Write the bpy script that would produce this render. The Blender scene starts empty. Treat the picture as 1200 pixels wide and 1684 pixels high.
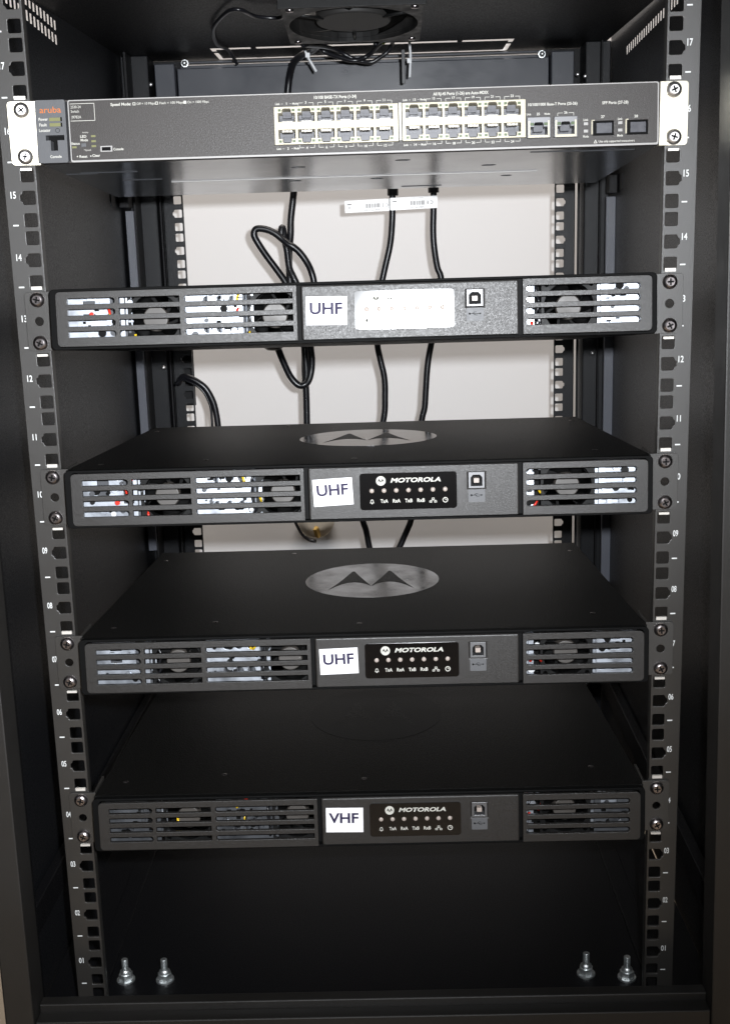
import bpy, bmesh, math, random
from mathutils import Vector, Matrix, Euler
random.seed(7)
S = 0.001                                   # everything below is written in millimetres
scn = bpy.context.scene
C = scn.collection
R = math.radians

# ------------------------------------------------------------------ camera
cam_d = bpy.data.cameras.new('camera')
cam = bpy.data.objects.new('camera', cam_d); C.objects.link(cam)
CAM = Vector((20.66, -905.78, 609.06)); CROT = Euler((1.3482, 0.0290, 0.0114))
cam.location = CAM * S; cam.rotation_euler = CROT
cam_d.sensor_fit = 'VERTICAL'; cam_d.sensor_height = 36; cam_d.lens = 1991.5 / 1684 * 36
cam_d.clip_start = 0.02; cam_d.clip_end = 50
scn.camera = cam

# ------------------------------------------------------------------ light: camera flash + dim warm room lamp + added front fill
w = bpy.data.worlds.new('World'); scn.world = w; w.use_nodes = True
w.node_tree.nodes['Background'].inputs[0].default_value = (1.0, 0.90, 0.80, 1)
w.node_tree.nodes['Background'].inputs[1].default_value = 0.009
scn.view_settings.view_transform = 'Standard'; scn.view_settings.look = 'None'
scn.view_settings.exposure = 0; scn.view_settings.gamma = 1
CM = CROT.to_matrix()
fl = bpy.data.lights.new('camera_flash', 'SPOT')
fl.energy = 76; fl.color = (0.93, 0.96, 1.0); fl.spot_size = R(100); fl.spot_blend = 1.0; fl.shadow_soft_size = 0.010
flo = bpy.data.objects.new('camera_flash', fl); C.objects.link(flo)
flo.location = (CAM + CM @ Vector((42, 34, -5))) * S
aim = Vector((-210, 0, 600)) - (CAM + CM @ Vector((42, 34, -5)))
flo.rotation_euler = aim.to_track_quat('-Z', 'Y').to_euler()

def area(name, loc, tgt, sx, sy, e, col):
    l = bpy.data.lights.new(name, 'AREA'); l.shape = 'RECTANGLE'; l.size = sx * S; l.size_y = sy * S; l.energy = e; l.color = col
    o = bpy.data.objects.new(name, l); C.objects.link(o); o.location = Vector(loc) * S
    o.rotation_euler = (Vector(tgt) - Vector(loc)).to_track_quat('-Z', 'Y').to_euler(); return o
area('room_ceiling_light', (60, 330, 2450), (0, 850, 500), 1400, 300, 100.0, (1.0, 0.93, 0.87))
area('front_fill_light', (-500, -1500, 2100), (0, 0, 500), 1200, 600, 0.6, (1.0, 0.90, 0.80))  # unseen weak fill, added for ambient light on the fronts

# ------------------------------------------------------------------ materials
def mat(name, col, rough=0.5, metal=0.0, bump=0.0, bscale=900.0, mott=0.0, spec=0.5, coat=0.0, coatr=0.05, mscale=6.0, streak=0.0, emit=None):
    m = bpy.data.materials.new(name); m.use_nodes = True
    nt = m.node_tree; b = nt.nodes['Principled BSDF']
    b.inputs['Base Color'].default_value = (*col, 1); b.inputs['Roughness'].default_value = rough
    b.inputs['Metallic'].default_value = metal; b.inputs['Specular IOR Level'].default_value = spec
    b.inputs['Coat Weight'].default_value = coat; b.inputs['Coat Roughness'].default_value = coatr
    tc = nt.nodes.new('ShaderNodeTexCoord')
    if mott > 0:
        n = nt.nodes.new('ShaderNodeTexNoise'); n.inputs['Scale'].default_value = mscale; n.inputs['Detail'].default_value = 8
        n.inputs['Roughness'].default_value = 0.62
        nt.links.new(tc.outputs['Object'], n.inputs['Vector'])
        r = nt.nodes.new('ShaderNodeMapRange'); r.inputs[1].default_value = 0.3; r.inputs[2].default_value = 0.7
        r.inputs[3].default_value = max(0.02, rough - mott); r.inputs[4].default_value = min(1, rough + mott)
        nt.links.new(n.outputs['Fac'], r.inputs[0]); nt.links.new(r.outputs[0], b.inputs['Roughness'])
        mx = nt.nodes.new('ShaderNodeMix'); mx.data_type = 'RGBA'
        mx.inputs[6].default_value = tuple(c * (1 - mott) for c in col) + (1,)
        mx.inputs[7].default_value = tuple(min(1, c * (1 + mott)) for c in col) + (1,)
        nt.links.new(n.outputs['Fac'], mx.inputs[0]); nt.links.new(mx.outputs[2], b.inputs['Base Color'])
    if bump > 0:
        n2 = nt.nodes.new('ShaderNodeTexNoise'); n2.inputs['Scale'].default_value = bscale; n2.inputs['Detail'].default_value = 3
        nt.links.new(tc.outputs['Object'], n2.inputs['Vector'])
        bp = nt.nodes.new('ShaderNodeBump'); bp.inputs['Strength'].default_value = bump; bp.inputs['Distance'].default_value = 0.0004
        nt.links.new(n2.outputs['Fac'], bp.inputs['Height']); nt.links.new(bp.outputs[0], b.inputs['Normal'])
    if emit:
        b.inputs['Emission Color'].default_value = (*emit[:3], 1); b.inputs['Emission Strength'].default_value = emit[3]
    return m
M = {}
M['cab'] = mat('black_powder_coat', (.0036, .0036, .0044), .52, bump=.35, bscale=1100, mott=.2, mscale=900, spec=.22)
M['cab_satin'] = mat('satin_black_panel', (.0085, .009, .0105), .42, bump=.3, bscale=1100, mott=.2, mscale=900, spec=.26)
M['beam'] = mat('blue_black_painted_beam', (.030, .033, .042), .40, bump=.2, bscale=900, mott=.2)
M['rail'] = mat('charcoal_rail_paint', (.024, .0215, .0188), .45, bump=.35, bscale=1300, mott=.08, spec=1.0)
M['post'] = mat('charcoal_post_paint', (.011, .0098, .0086), .50, bump=.3, bscale=1200, mott=.1, spec=.7)
M['print'] = mat('white_rail_print', (.75, .76, .75), .6)
M['wall'] = mat('white_wall_paint', (.60, .597, .60), .55, bump=.12, bscale=160, mott=.03, mscale=3)
M['floor'] = mat('beige_floor', (.30, .25, .19), .7, mott=.12)
M['chassis'] = mat('black_chassis_paint', (.0062, .0059, .0054), .50, bump=.9, bscale=750, mott=.22, mscale=1100, spec=.14)
M['frame'] = mat('matt_black_plastic', (.005, .005, .005), .6, bump=.3, bscale=1200, spec=.06)
M['bezel'] = mat('textured_charcoal_plastic', (.019, .0172, .0158), .45, bump=.4, bscale=1700, mott=.14, mscale=1000, spec=.60)
M['gloss'] = mat('gloss_black_panel', (.004, .0035, .0035), .12, spec=.7)
M['white'] = mat('white_paper', (.86, .85, .87), .7, mott=.03)
M['ink'] = mat('dark_violet_ink', (.012, .007, .045), .7)
M['wprint'] = mat('white_screen_print', (.55, .54, .49), .55)
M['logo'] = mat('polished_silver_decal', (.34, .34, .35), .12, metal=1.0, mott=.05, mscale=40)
M['logo_mid'] = mat('dimmed_silver_decal', (.13, .13, .135), .2, metal=1.0, mott=.1, mscale=40)
M['logo_dark_reflection'] = mat('dark_reflection_decal', (.0085, .0082, .0078), .5, spec=.12, bump=.5, bscale=750)
M['led'] = mat('frosted_lamp_lens', (.42, .36, .32), .4)
M['zinc'] = mat('zinc_plated_sheet', (.50, .53, .58), .45, metal=.93, mott=.15, mscale=60)
M['zinc2'] = mat('dull_zinc_sheet', (.075, .078, .085), .5, metal=.4, mott=.12, mscale=60)
M['fanp'] = mat('black_fan_plastic', (.007, .007, .007), .5, spec=.2, mott=.15, mscale=80)
M['fanhub'] = mat('fan_hub_sticker', (.055, .048, .042), .5, mott=.1, spec=.8, mscale=80)
M['roofhub'] = mat('grey_fan_motor', (.02, .019, .018), .6, spec=.3)
M['zinc_dim'] = mat('shaded_zinc_sheet', (.10, .105, .115), .5, metal=.6, mott=.3, mscale=60)
M['ear'] = mat('ear_paint', (.027, .0245, .0215), .44, bump=.35, bscale=1300, mott=.08, spec=1.0)
M['red'] = mat('red_wire_sheath', (.62, .03, .015), .35)
M['yel'] = mat('yellow_wire_sheath', (.75, .50, .02), .35)
M['blkwire'] = mat('black_wire_sheath', (.010, .010, .012), .3)
M['cable'] = mat('black_pvc_cable', (.0075, .0075, .0095), .34, mott=.1, mscale=30)
M['dchrome'] = mat('dark_chrome_screw', (.42, .38, .38), .30, metal=1.0, mott=.06, mscale=300)
M['chrome'] = mat('bright_nickel_screw', (.88, .86, .85), .38, metal=1.0, mott=.05, mscale=300)
M['zbolt'] = mat('zinc_bolt', (.85, .88, .88), .45, metal=1.0, mott=.1, mscale=300)
M['cagenut'] = mat('plated_cage_nut', (.80, .76, .70), .45, metal=.35)
M['swear'] = mat('satin_steel_ear', (.70, .66, .55), .42, metal=.75, mott=.06, mscale=30)
M['swface'] = mat('graphite_switch_face', (.026, .0212, .0185), .55, bump=.45, bscale=1700, mott=.15, mscale=1000, spec=.66)
M['swmod'] = mat('grey_switch_module', (.10, .102, .108), .5, bump=.3, bscale=1500, mott=.05, mscale=300)
M['swbody'] = mat('switch_steel_case', (.30, .315, .33), .15, metal=.85, bump=.12, bscale=1200, mott=.05, mscale=10)
M['swrim'] = mat('pale_switch_rim', (.36, .35, .34), .5)
M['cream'] = mat('cream_port_plastic', (.52, .48, .37), .45, mott=.04)
M['cavity'] = mat('dark_port_cavity', (.075, .075, .085), .35, mott=.1, mscale=300)
M['shield'] = mat('port_shield_metal', (.16, .16, .165), .45, metal=.6)
M['gold'] = mat('contact_comb', (.50, .47, .42), .35, metal=.8)
M['gled'] = mat('green_led_window', (.05, .085, .025), .4)
M['oled'] = mat('olive_led_window', (.19, .19, .085), .4)
M['orange'] = mat('orange_print', (.55, .15, .025), .6)
M['dark'] = mat('black_void_plastic', (.004, .004, .004), .6, spec=.1)
M['tie'] = mat('white_nylon_tie', (.70, .71, .72), .35)
M['tag'] = mat('white_cable_tag', (.78, .77, .75), .35, coat=.3)
M['grey_ink'] = mat('grey_ink', (.16, .15, .15), .6)
M['plugw'] = mat('aged_white_plug_plastic', (.86, .80, .70), .4, mott=.1, mscale=60)
M['brass'] = mat('brass_contact', (.62, .42, .14), .3, metal=1.0)
M['green'] = mat('green_yellow_earth_wire', (.35, .50, .06), .4)
M['strip'] = mat('blue_grey_side_strip', (.085, .09, .108), .42, bump=.3, bscale=900, mott=.1)

# ------------------------------------------------------------------ mesh builder
class MB:
    def __init__(s): s.bm = bmesh.new(); s.mats = []
    def mi(s, m):
        if m not in s.mats: s.mats.append(m)
        return s.mats.index(m)
    def _tag(s, n0, m):
        i = s.mi(m); s.bm.faces.ensure_lookup_table()
        for f in s.bm.faces[n0:]: f.material_index = i
    def box(s, x0, x1, y0, y1, z0, z1, m=None, top=None):
        n0 = len(s.bm.faces); v = []
        for z in (z0, z1):
            for x, y in ((x0, y0), (x1, y0), (x1, y1), (x0, y1)): v.append(s.bm.verts.new((x * S, y * S, z * S)))
        for f in ((0, 3, 2, 1), (4, 5, 6, 7), (0, 1, 5, 4), (1, 2, 6, 5), (2, 3, 7, 6), (3, 0, 4, 7)): s.bm.faces.new([v[i] for i in f])
        s._tag(n0, m); return s
    def hexa(s, pts, m=None):
        n0 = len(s.bm.faces); v = [s.bm.verts.new(Vector(p) * S) for p in pts]
        for f in ((0, 3, 2, 1), (4, 5, 6, 7), (0, 1, 5, 4), (1, 2, 6, 5), (2, 3, 7, 6), (3, 0, 4, 7)): s.bm.faces.new([v[i] for i in f])
        bmesh.ops.recalc_face_normals(s.bm, faces=s.bm.faces[n0:] if False else list(s.bm.faces)[n0:])
        s._tag(n0, m); return s
    def plate(s, outer, holes, d0, d1, m=None, f=lambda u, v, w: (u, w, v)):
        """flat sheet: outline + holes in (u, v), from depth d0 (front) to d1"""
        b = bmesh.new(); es = []
        for loop in [outer] + list(holes):
            vs = [b.verts.new((p[0], p[1], 0)) for p in loop]
            for i in range(len(vs)): es.append(b.edges.new((vs[i], vs[(i + 1) % len(vs)])))
        bmesh.ops.triangle_fill(b, use_beauty=True, use_dissolve=False, edges=es)
        r = bmesh.ops.extrude_face_region(b, geom=list(b.faces))
        for e in r['geom']:
            if isinstance(e, bmesh.types.BMVert): e.co.z = 1
        for v in b.verts: v.co = Vector(f(v.co.x, v.co.y, d0 if v.co.z < .5 else d1)) * S
        bmesh.ops.recalc_face_normals(b, faces=list(b.faces))
        s.add(b, m); return s
    def tiles(s, tl, d0, d1, m=None, f=lambda u, v, w: (u, w, v)):
        """one sheet from rectangular tiles (outline, holes) that share their edges"""
        b = bmesh.new()
        for outer, holes in tl:
            es = []
            for loop in [outer] + list(holes):
                vs = [b.verts.new((p[0], p[1], 0)) for p in loop]
                for i in range(len(vs)): es.append(b.edges.new((vs[i], vs[(i + 1) % len(vs)])))
            bmesh.ops.triangle_fill(b, use_beauty=True, use_dissolve=False, edges=es)
        bmesh.ops.remove_doubles(b, verts=list(b.verts), dist=1e-4)
        r = bmesh.ops.extrude_face_region(b, geom=list(b.faces))
        for e in r['geom']:
            if isinstance(e, bmesh.types.BMVert): e.co.z = 1
        for v in b.verts: v.co = Vector(f(v.co.x, v.co.y, d0 if v.co.z < .5 else d1)) * S
        bmesh.ops.recalc_face_normals(b, faces=list(b.faces))
        s.add(b, m); return s
    def add(s, b, m=None, mtx=None):
        if mtx is not None: bmesh.ops.transform(b, matrix=mtx, verts=list(b.verts))
        n0 = len(s.bm.faces); me = bpy.data.meshes.new('t'); b.to_mesh(me); b.free()
        s.bm.from_mesh(me); bpy.data.meshes.remove(me); s._tag(n0, m); return s
    def cyl(s, c, axis, r, h, seg=20, m=None, r2=None):
        b = bmesh.new(); bmesh.ops.create_cone(b, cap_ends=True, segments=seg, radius1=r * S, radius2=(r if r2 is None else r2) * S, depth=h * S)
        q = Vector((0, 0, 1)).rotation_difference(Vector(axis)).to_matrix().to_4x4()
        s.add(b, m, Matrix.Translation(Vector(c) * S) @ q); return s
    def lathe(s, c, axis, prof, seg=20, m=None):
        """prof: (radius, height) list"""
        b = bmesh.new(); rings = []
        for r, h in prof:
            rings.append([b.verts.new((r * S * math.cos(2 * math.pi * i / seg), r * S * math.sin(2 * math.pi * i / seg), h * S)) for i in range(seg)] if r > 0 else [b.verts.new((0, 0, h * S))])
        for a, d in zip(rings, rings[1:]):
            for i in range(seg):
                j = (i + 1) % seg
                if len(a) == 1 and len(d) > 1: b.faces.new((a[0], d[i], d[j]))
                elif len(d) == 1 and len(a) > 1: b.faces.new((a[i], a[j], d[0]))
                elif len(a) > 1: b.faces.new((a[i], a[j], d[j], d[i]))
        for f in b.faces: f.smooth = True
        bmesh.ops.recalc_face_normals(b, faces=list(b.faces))
        q = Vector((0, 0, 1)).rotation_difference(Vector(axis)).to_matrix().to_4x4()
        s.add(b, m, Matrix.Translation(Vector(c) * S) @ q); return s
    def tube(s, pts, r, seg=10, m=None, sub=6):
        P = [Vector(p) for p in pts]
        if sub > 1 and len(P) > 2:
            Q = []; E = [P[0] * 2 - P[1]] + P + [P[-1] * 2 - P[-2]]
            for i in range(1, len(E) - 2):
                p0, p1, p2, p3 = E[i - 1:i + 3]
                for k in range(sub):
                    t = k / sub
                    Q.append(.5 * ((2 * p1) + (p2 - p0) * t + (2 * p0 - 5 * p1 + 4 * p2 - p3) * t * t + (3 * p1 - p0 - 3 * p2 + p3) * t ** 3))
            Q.append(P[-1]); P = Q
        b = bmesh.new(); rings = []; up = None
        for i, p in enumerate(P):
            d = (P[min(i + 1, len(P) - 1)] - P[max(i - 1, 0)]).normalized()
            if up is None: up = d.orthogonal().normalized()
            up = (up - d * up.dot(d)).normalized(); sd = d.cross(up)
            rings.append([b.verts.new((p + (up * math.cos(2 * math.pi * k / seg) + sd * math.sin(2 * math.pi * k / seg)) * r) * S) for k in range(seg)])
        for a, d in zip(rings, rings[1:]):
            for k in range(seg): b.faces.new((a[k], a[(k + 1) % seg], d[(k + 1) % seg], d[k]))
        b.faces.new(list(reversed(rings[0]))); b.faces.new(rings[-1])
        for f in b.faces: f.smooth = True
        bmesh.ops.recalc_face_normals(b, faces=list(b.faces))
        s.add(b, m); return s
    def text(s, t, x, z, y, cap, m=None, w=None, align='CENTER', bold=0.0, shear=0.0, xf=None, rot=0):
        """lettering in the x-z plane at depth y; cap = capital height"""
        cu = bpy.data.curves.new('t', 'FONT'); cu.body = t; cu.size = cap / 0.72; cu.align_x = align; cu.align_y = 'CENTER'
        cu.offset = bold * cu.size; cu.shear = shear; cu.resolution_u = 3
        o = bpy.data.objects.new('t', cu); C.objects.link(o); bpy.context.view_layer.update()
        me = bpy.data.meshes.new_from_object(o.evaluated_get(bpy.context.evaluated_depsgraph_get()))
        sx = 1.0
        if w and len(me.vertices):
            xs = [v.co.x for v in me.vertices]; sx = w / max(1e-6, max(xs) - min(xs))
        cr, sr = math.cos(rot), math.sin(rot)
        b = bmesh.new(); b.from_mesh(me)
        for v in b.verts:
            a, c = v.co.x * sx, v.co.y
            a, c = a * cr - c * sr, a * sr + c * cr
            v.co = (xf(x + a, z + c) if xf else Vector((x + a, y, z + c))) * S
        bpy.data.objects.remove(o); bpy.data.curves.remove(cu); bpy.data.meshes.remove(me)
        s.add(b, m); return s
    def poly(s, pts, y, m=None, xf=None):
        """flat print: polygon in x-z at depth y"""
        b = bmesh.new(); vs = [b.verts.new(((xf(p[0], p[1]) if xf else Vector((p[0], y, p[1]))) * S)) for p in pts]
        es = [b.edges.new((vs[i], vs[(i + 1) % len(vs)])) for i in range(len(vs))]
        bmesh.ops.triangle_fill(b, use_beauty=True, edges=es); s.add(b, m); return s
    def ring(s, cx, cz, r0, r1, y, m=None, seg=24, a0=0, a1=360):
        b = bmesh.new(); vs = []
        n = seg
        for i in range(n + 1):
            a = R(a0 + (a1 - a0) * i / n)
            vs.append((b.verts.new(Vector((cx + r0 * math.cos(a), y, cz + r0 * math.sin(a))) * S), b.verts.new(Vector((cx + r1 * math.cos(a), y, cz + r1 * math.sin(a))) * S)))
        for p, q in zip(vs, vs[1:]): b.faces.new((p[0], p[1], q[1], q[0]))
        s.add(b, m); return s
    def mesh(s, name, default=None):
        me = bpy.data.meshes.new(name); s.bm.normal_update(); s.bm.to_mesh(me); s.bm.free()
        for m in s.mats: me.materials.append(M[m] if m else M[default])
        return me
    def build(s, name, m=None, parent=None, bevel=0, loc=(0, 0, 0), rot=(0, 0, 0), seg=2):
        me = s.mesh(name, m); return place(name, me, parent, loc, rot, bevel, seg)
def place(name, me, parent=None, loc=(0, 0, 0), rot=(0, 0, 0), bevel=0, seg=2):
    o = bpy.data.objects.new(name, me); C.objects.link(o); o.location = Vector(loc) * S; o.rotation_euler = rot
    if parent: o.parent = parent
    if bevel:
        bv = o.modifiers.new('bevel', 'BEVEL'); bv.width = bevel * S; bv.segments = seg; bv.limit_method = 'ANGLE'; bv.angle_limit = R(40)
    return o
def empty(name, loc=(0, 0, 0), rot=(0, 0, 0)):
    o = bpy.data.objects.new(name, None); C.objects.link(o); o.location = Vector(loc) * S; o.rotation_euler = rot; o.empty_display_size = .02; return o
def tag(o, label, cat=None, group=None, kind=None):
    if label: o['label'] = label
    if cat: o['category'] = cat
    if group: o['group'] = group
    if kind: o['kind'] = kind
    return o
def copy_tree(o, parent=None):
    c = o.copy(); C.objects.link(c); c.parent = parent
    for ch in list(o.children): copy_tree(ch, c)
    return c
def rrect(x0, x1, z0, z1, r, n=4, corners=(1, 1, 1, 1)):
    P = []
    for (cx, cz, a, on) in ((x1 - r, z0 + r, -90, corners[0]), (x1 - r, z1 - r, 0, corners[1]), (x0 + r, z1 - r, 90, corners[2]), (x0 + r, z0 + r, 180, corners[3])):
        if on:
            for k in range(n + 1):
                t = R(a + 90 * k / n); P.append((cx + r * math.cos(t), cz + r * math.sin(t)))
        else:
            P.append((x1 if cx > (x0 + x1) / 2 else x0, z1 if cz > (z0 + z1) / 2 else z0))
    return P
def circ(cx, cz, r, n=20, rz=None): return [(cx + r * math.cos(2 * math.pi * i / n), cz + (rz or r) * math.sin(2 * math.pi * i / n)) for i in range(n)]
def rect(x0, x1, z0, z1): return [(x0, z0), (x1, z0), (x1, z1), (x0, z1)]
U = 44.45
def uz(u): return (u - 1) * U + U / 2       # centre height of rack unit u

# ================================================================== THE SETTING
b = MB(); b.box(-2600, 2600, 850, 950, -160, 2600); tag(b.build('wall', 'wall'), 'plain white painted wall behind the open back of the rack', kind='structure')
b = MB(); b.box(-2600, 2600, -2600, 849, -260, -160); tag(b.build('floor', 'floor'), 'beige floor beside the cabinet at the bottom left corner', kind='structure')

# ================================================================== CABINET
cab = tag(empty('server_rack_cabinet', (0, 280, -30)), 'tall black open-backed network cabinet that holds all the equipment', 'rack cabinet')
def cp(mb, name, m, bevel=0.6, parent=None, label=None):
    o = mb.build(name, m, None, bevel)
    o.parent = parent or cab
    if (parent or cab) is cab: o.matrix_parent_inverse = Matrix.Translation(-cab.location)
    if label: o['label'] = label
    return o
# side panels with vent slots near the roof
def side(xf, xb, out, rows):
    def f(u, v, d):
        t = (u + 60) / 630.0
        return (xf + (xb - xf) * t + d * out, u, v)
    holes = []
    for (y0, y1, z0f, z1f, h) in rows:
        y = y0
        while y < y1:
            t = (y - y0) / (y1 - y0); z = z0f + (z1f - z0f) * t
            holes.append((y - 2, y + 9.4, [(y, z), (y + 7.0, z), (y + 7.0, z + h), (y, z + h)])); y += 11.4
    m = MB(); tl = []
    (ya, yb) = rows[0][0] - 2, max(q[1] for q in holes)
    tl.append((rect(-62, ya, -34, 850), [])); tl.append((rect(yb, 606, -34, 850), []))
    cols = {}
    for q in holes: cols.setdefault(round(q[0], 2), []).append(q)
    for k, qs in cols.items(): tl.append((rect(qs[0][0], qs[0][1], -34, 850), [q[2] for q in qs]))
    m.tiles(tl, 0, .5, f=f); return m
cp(side(291, 298, 1, [(262, 506, 806.5, 797, 9)]), 'side_panel', 'cab_satin', 0)
cp(side(-290, -280, -1, [(150, 330, 811, 798, 9), (150, 330, 824, 811, 9)]), 'side_panel', 'cab_satin', 0)
# folded flanges of the side panels (front return seen beside the rail)
for sgn, x in ((-1, -289), (1, 290)):
    m = MB(); m.box(min(x, x - sgn * 13), max(x, x - sgn * 13), -30, -26, -30, 850); cp(m, 'side_flange', 'cab')
# front posts
def post(x0b, x1b, x0t, x1t, y0, y1, zb, zt):
    m = MB(); m.hexa([(x0b, y0, zb), (x1b, y0, zb), (x1b, y1, zb), (x0b, y1, zb), (x0t, y0, zt), (x1t, y0, zt), (x1t, y1, zt), (x0t, y1, zt)]); return m
cp(post(-291.5, -268.5, -291.5, -268.5, -62, -32, -34, 850), 'front_post', 'post', 1.2)
cp(post(266.3, 295, 253.2, 295, -62, -32, -34, 850), 'front_post', 'post', 1.2)
cp(post(-280, -270.5, -280, -270.5, -31.5, -22, -34, 850), 'post_flange', 'cab', .8)
cp(post(270, 280, 260.5, 280, -31.5, -22, -34, 850), 'post_flange', 'cab', .8)
# sill, floor and roof
m = MB(); m.box(-268, 265.5, -60, -47, -34, 8.5); m.box(-268, 265.5, -46.9, -36, -34, 15.5); cp(m, 'front_sill', 'post', 1.0)
m = MB(); m.box(-287, 292, -36, 610, -36, -30); cp(m, 'floor_panel', 'cab')
for x in (-245, 245): m = MB(); m.box(x - 9, x + 9, -34, 600, -29.9, -27.6); cp(m, 'floor_runner', 'cab')
roof = MB()
f_roof = lambda u, v, d: (u, v, d)
roof.plate(rect(-288, 293, -60, 672), [rect(-168, 181, 565, 657), circ(3, 228, 57, 32)], 826, 826.5, f=f_roof)
cp(roof, 'roof_panel', 'cab', 0)
m = MB(); m.plate(rect(-162.5, 175.5, 579.5, 646), [], 826, 826.6, f=f_roof)
for x in (-120, -165.5, 120): m.box(x - 3, x + 3, 560 if x != -165.5 else 612, 664 if x != -165.5 else 616, 828.2, 829.6)
m.box(-171, -160, 611, 616, 828.2, 829.6); m.box(173, 184, 611, 616, 828.2, 829.6)
cp(m, 'cable_entry_cover', 'cab')
# back beams and corner boxes
m = MB(); m.box(-214, 226.5, 611, 650, 745, 811.5); cp(m, 'rear_crossbeam', 'beam', 1)
m = MB(); m.box(-214, 226.5, 640, 652, 812, 818.5); m.box(-214, 226.5, 640, 652, 820.5, 823); cp(m, 'roof_rib', 'beam', .6)
for x0, x1 in ((-238.5, -215), (227.5, 254)):
    m = MB(); m.box(x0, x1, 597, 613.5, 720, 815.5); cp(m, 'corner_bracket', 'beam', 1)
m = MB(); m.box(-216, 226, 600, 650, -30, 30); cp(m, 'rear_sill', 'cab', 1)
# rear corner posts, side strips and blocks
cp(post(-279, -246.5, -279, -246.5, 600, 640, -30, 826), 'rear_post', 'cab_satin', 1.5)
cp(post(267.8, 297.6, 267.8, 297.6, 600, 640, -30, 826), 'rear_post', 'cab_satin', 1.5)
m = MB(); m.box(-268.5, -265.5, 566, 600, -30, 826); cp(m, 'post_flange', 'cab')
m = MB(); m.box(-243.8, -241.8, 602, 606, -30, 700); cp(m, 'post_flange', 'cab', .3)
m = MB(); m.box(286.5, 284.5, 590, 600, -30, 826); cp(m, 'post_flange', 'cab')
m = MB(); m.box(263, 265.5, 618, 622, -30, 720); cp(m, 'post_flange', 'cab', .3)
m = MB(); m.box(-277, -267.2, 559, 565, 235, 648); cp(m, 'side_strip', 'strip', .5)
m = MB(); m.box(287, 298, 559, 565, 180, 648); cp(m, 'side_strip', 'strip', .5)
m = MB(); m.box(286.5, 296, 540, 560, 651, 672); m.box(296.5, 299.5, 515, 532, 654, 672); cp(m, 'panel_catch', 'cab', .8)
m = MB(); m.box(299.8, 300.8, 500, 512, 655, 670); cp(m, 'latch_tab', 'zinc2', .3)
m = MB(); m.box(-279, -268, 538, 560, 651, 676); m.box(-284, -279.5, 500, 520, 652, 672); cp(m, 'panel_catch', 'cab', .8)
# shallow side members (front to back)
for z in (790, 60):
    for xa, xb in ((-288, -278), (289, 297)):
        mm = MB(); mm.hexa([(xa if xa < 0 else xa - 10, -20, z - 13), (xa + 9 if xa < 0 else xa, -20, z - 13), (xb + 9 if xb < 0 else xb, 558, z - 13), (xb if xb < 0 else xb - 10, 558, z - 13),
                            (xa if xa < 0 else xa - 10, -20, z + 13), (xa + 9 if xa < 0 else xa, -20, z + 13), (xb + 9 if xb < 0 else xb, 558, z + 13), (xb if xb < 0 else xb - 10, 558, z + 13)])
        if z == 60: cp(mm, 'side_rail', 'cab', .8)
        else: mm.bm.free()
m = MB(); m.box(-249, -239, 641, 643, -30, 780); cp(m, 'rear_filler', 'cab')  # filler strips added to hide the bright wall behind the rail gaps
m = MB(); m.box(256, 263.4, 641, 643, -30, 780); cp(m, 'rear_filler', 'cab')
m = MB(); m.box(-240, -221.5, 652, 654, 404, 540); cp(m, 'rear_filler', 'cab')  # dark plate added behind the rail holes to block the bright wall
for xa, xb in ((-284, -214), (226.5, 300)):
    m = MB(); m.box(xa, xb, 652.5, 654, 700, 825.6); cp(m, 'corner_filler', 'cab')  # filler plates added to shut out the bright wall at the corners
# small screws on the posts and beams
scr_me = MB().lathe((0, 0, 0), (0, -1, 0), [(2.6, 0), (2.6, .8), (1.6, 1.9), (0, 2.2)], 12).mesh('post_screw', 'chrome')
for x, y, z in ((-251, 599.8, 459), (280, 599.8, 462), (277, 599.8, 30), (-244, 598, 793), (258, 596, 789), (266, 590, 786)):
    o = place('post_screw', scr_me); o.parent = cab; o.matrix_parent_inverse = Matrix.Translation(-cab.location); o.location = Vector((x, y, z)) * S
nut = MB()
nut.cyl((0, 0, 0), (0, -1, 0), 4.2, 1.0, 18); nut.lathe((0, -.6, 0), (0, -1, 0), [(3.6, 0), (3.6, 2.2), (2.4, 3.0), (2.2, 5), (0, 5.2)], 6)
nut_me = nut.mesh('beam_nut', 'zbolt')
for x, z in ((-202, 815), (216, 812.5)):
    o = place('beam_nut', nut_me); o.parent = cab; o.matrix_parent_inverse = Matrix.Translation(-cab.location); o.location = Vector((x, 596, z)) * S
# floor bolts
lb = MB()
lb.cyl((0, 0, .8), (0, 0, 1), 8, 1.6, 20); lb.cyl((0, 0, 4.4), (0, 0, 1), 6.3, 5.4, 6)
lb.lathe((0, 0, 7), (0, 0, 1), [(4.4, 0), (4.8, 2.5), (3.2, 4)], 16)
for k in range(9): lb.cyl((0, 0, 11 + k * 1.15), (0, 0, 1), 2.9, .75, 12); lb.cyl((0, 0, 11.5 + k * 1.15), (0, 0, 1), 2.4, .6, 12)
lb_me = lb.mesh('floor_bolt', 'zbolt')
for i, (x, y) in enumerate(((-221.5, 52.5), (-186.5, 51.5), (186, 48.5), (220.6, 42))):
    o = place('floor_bolt', lb_me); o.parent = cab; o.matrix_parent_inverse = Matrix.Translation(-cab.location); o.location = Vector((x, y, -30)) * S
    o.rotation_euler = (0, 0, .4 * i)
for x in (-253.5, 252):
    m = MB(); m.hexa([(x - 4, -4, -29), (x + 5, -4, -29), (x + 5, 4, -29), (x - 4, 4, -29), (x - 4, 0, -12), (x - 1, 0, -12), (x - 1, 4, -12), (x - 4, 4, -12)]); cp(m, 'rail_foot', 'zinc2', .4)

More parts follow.
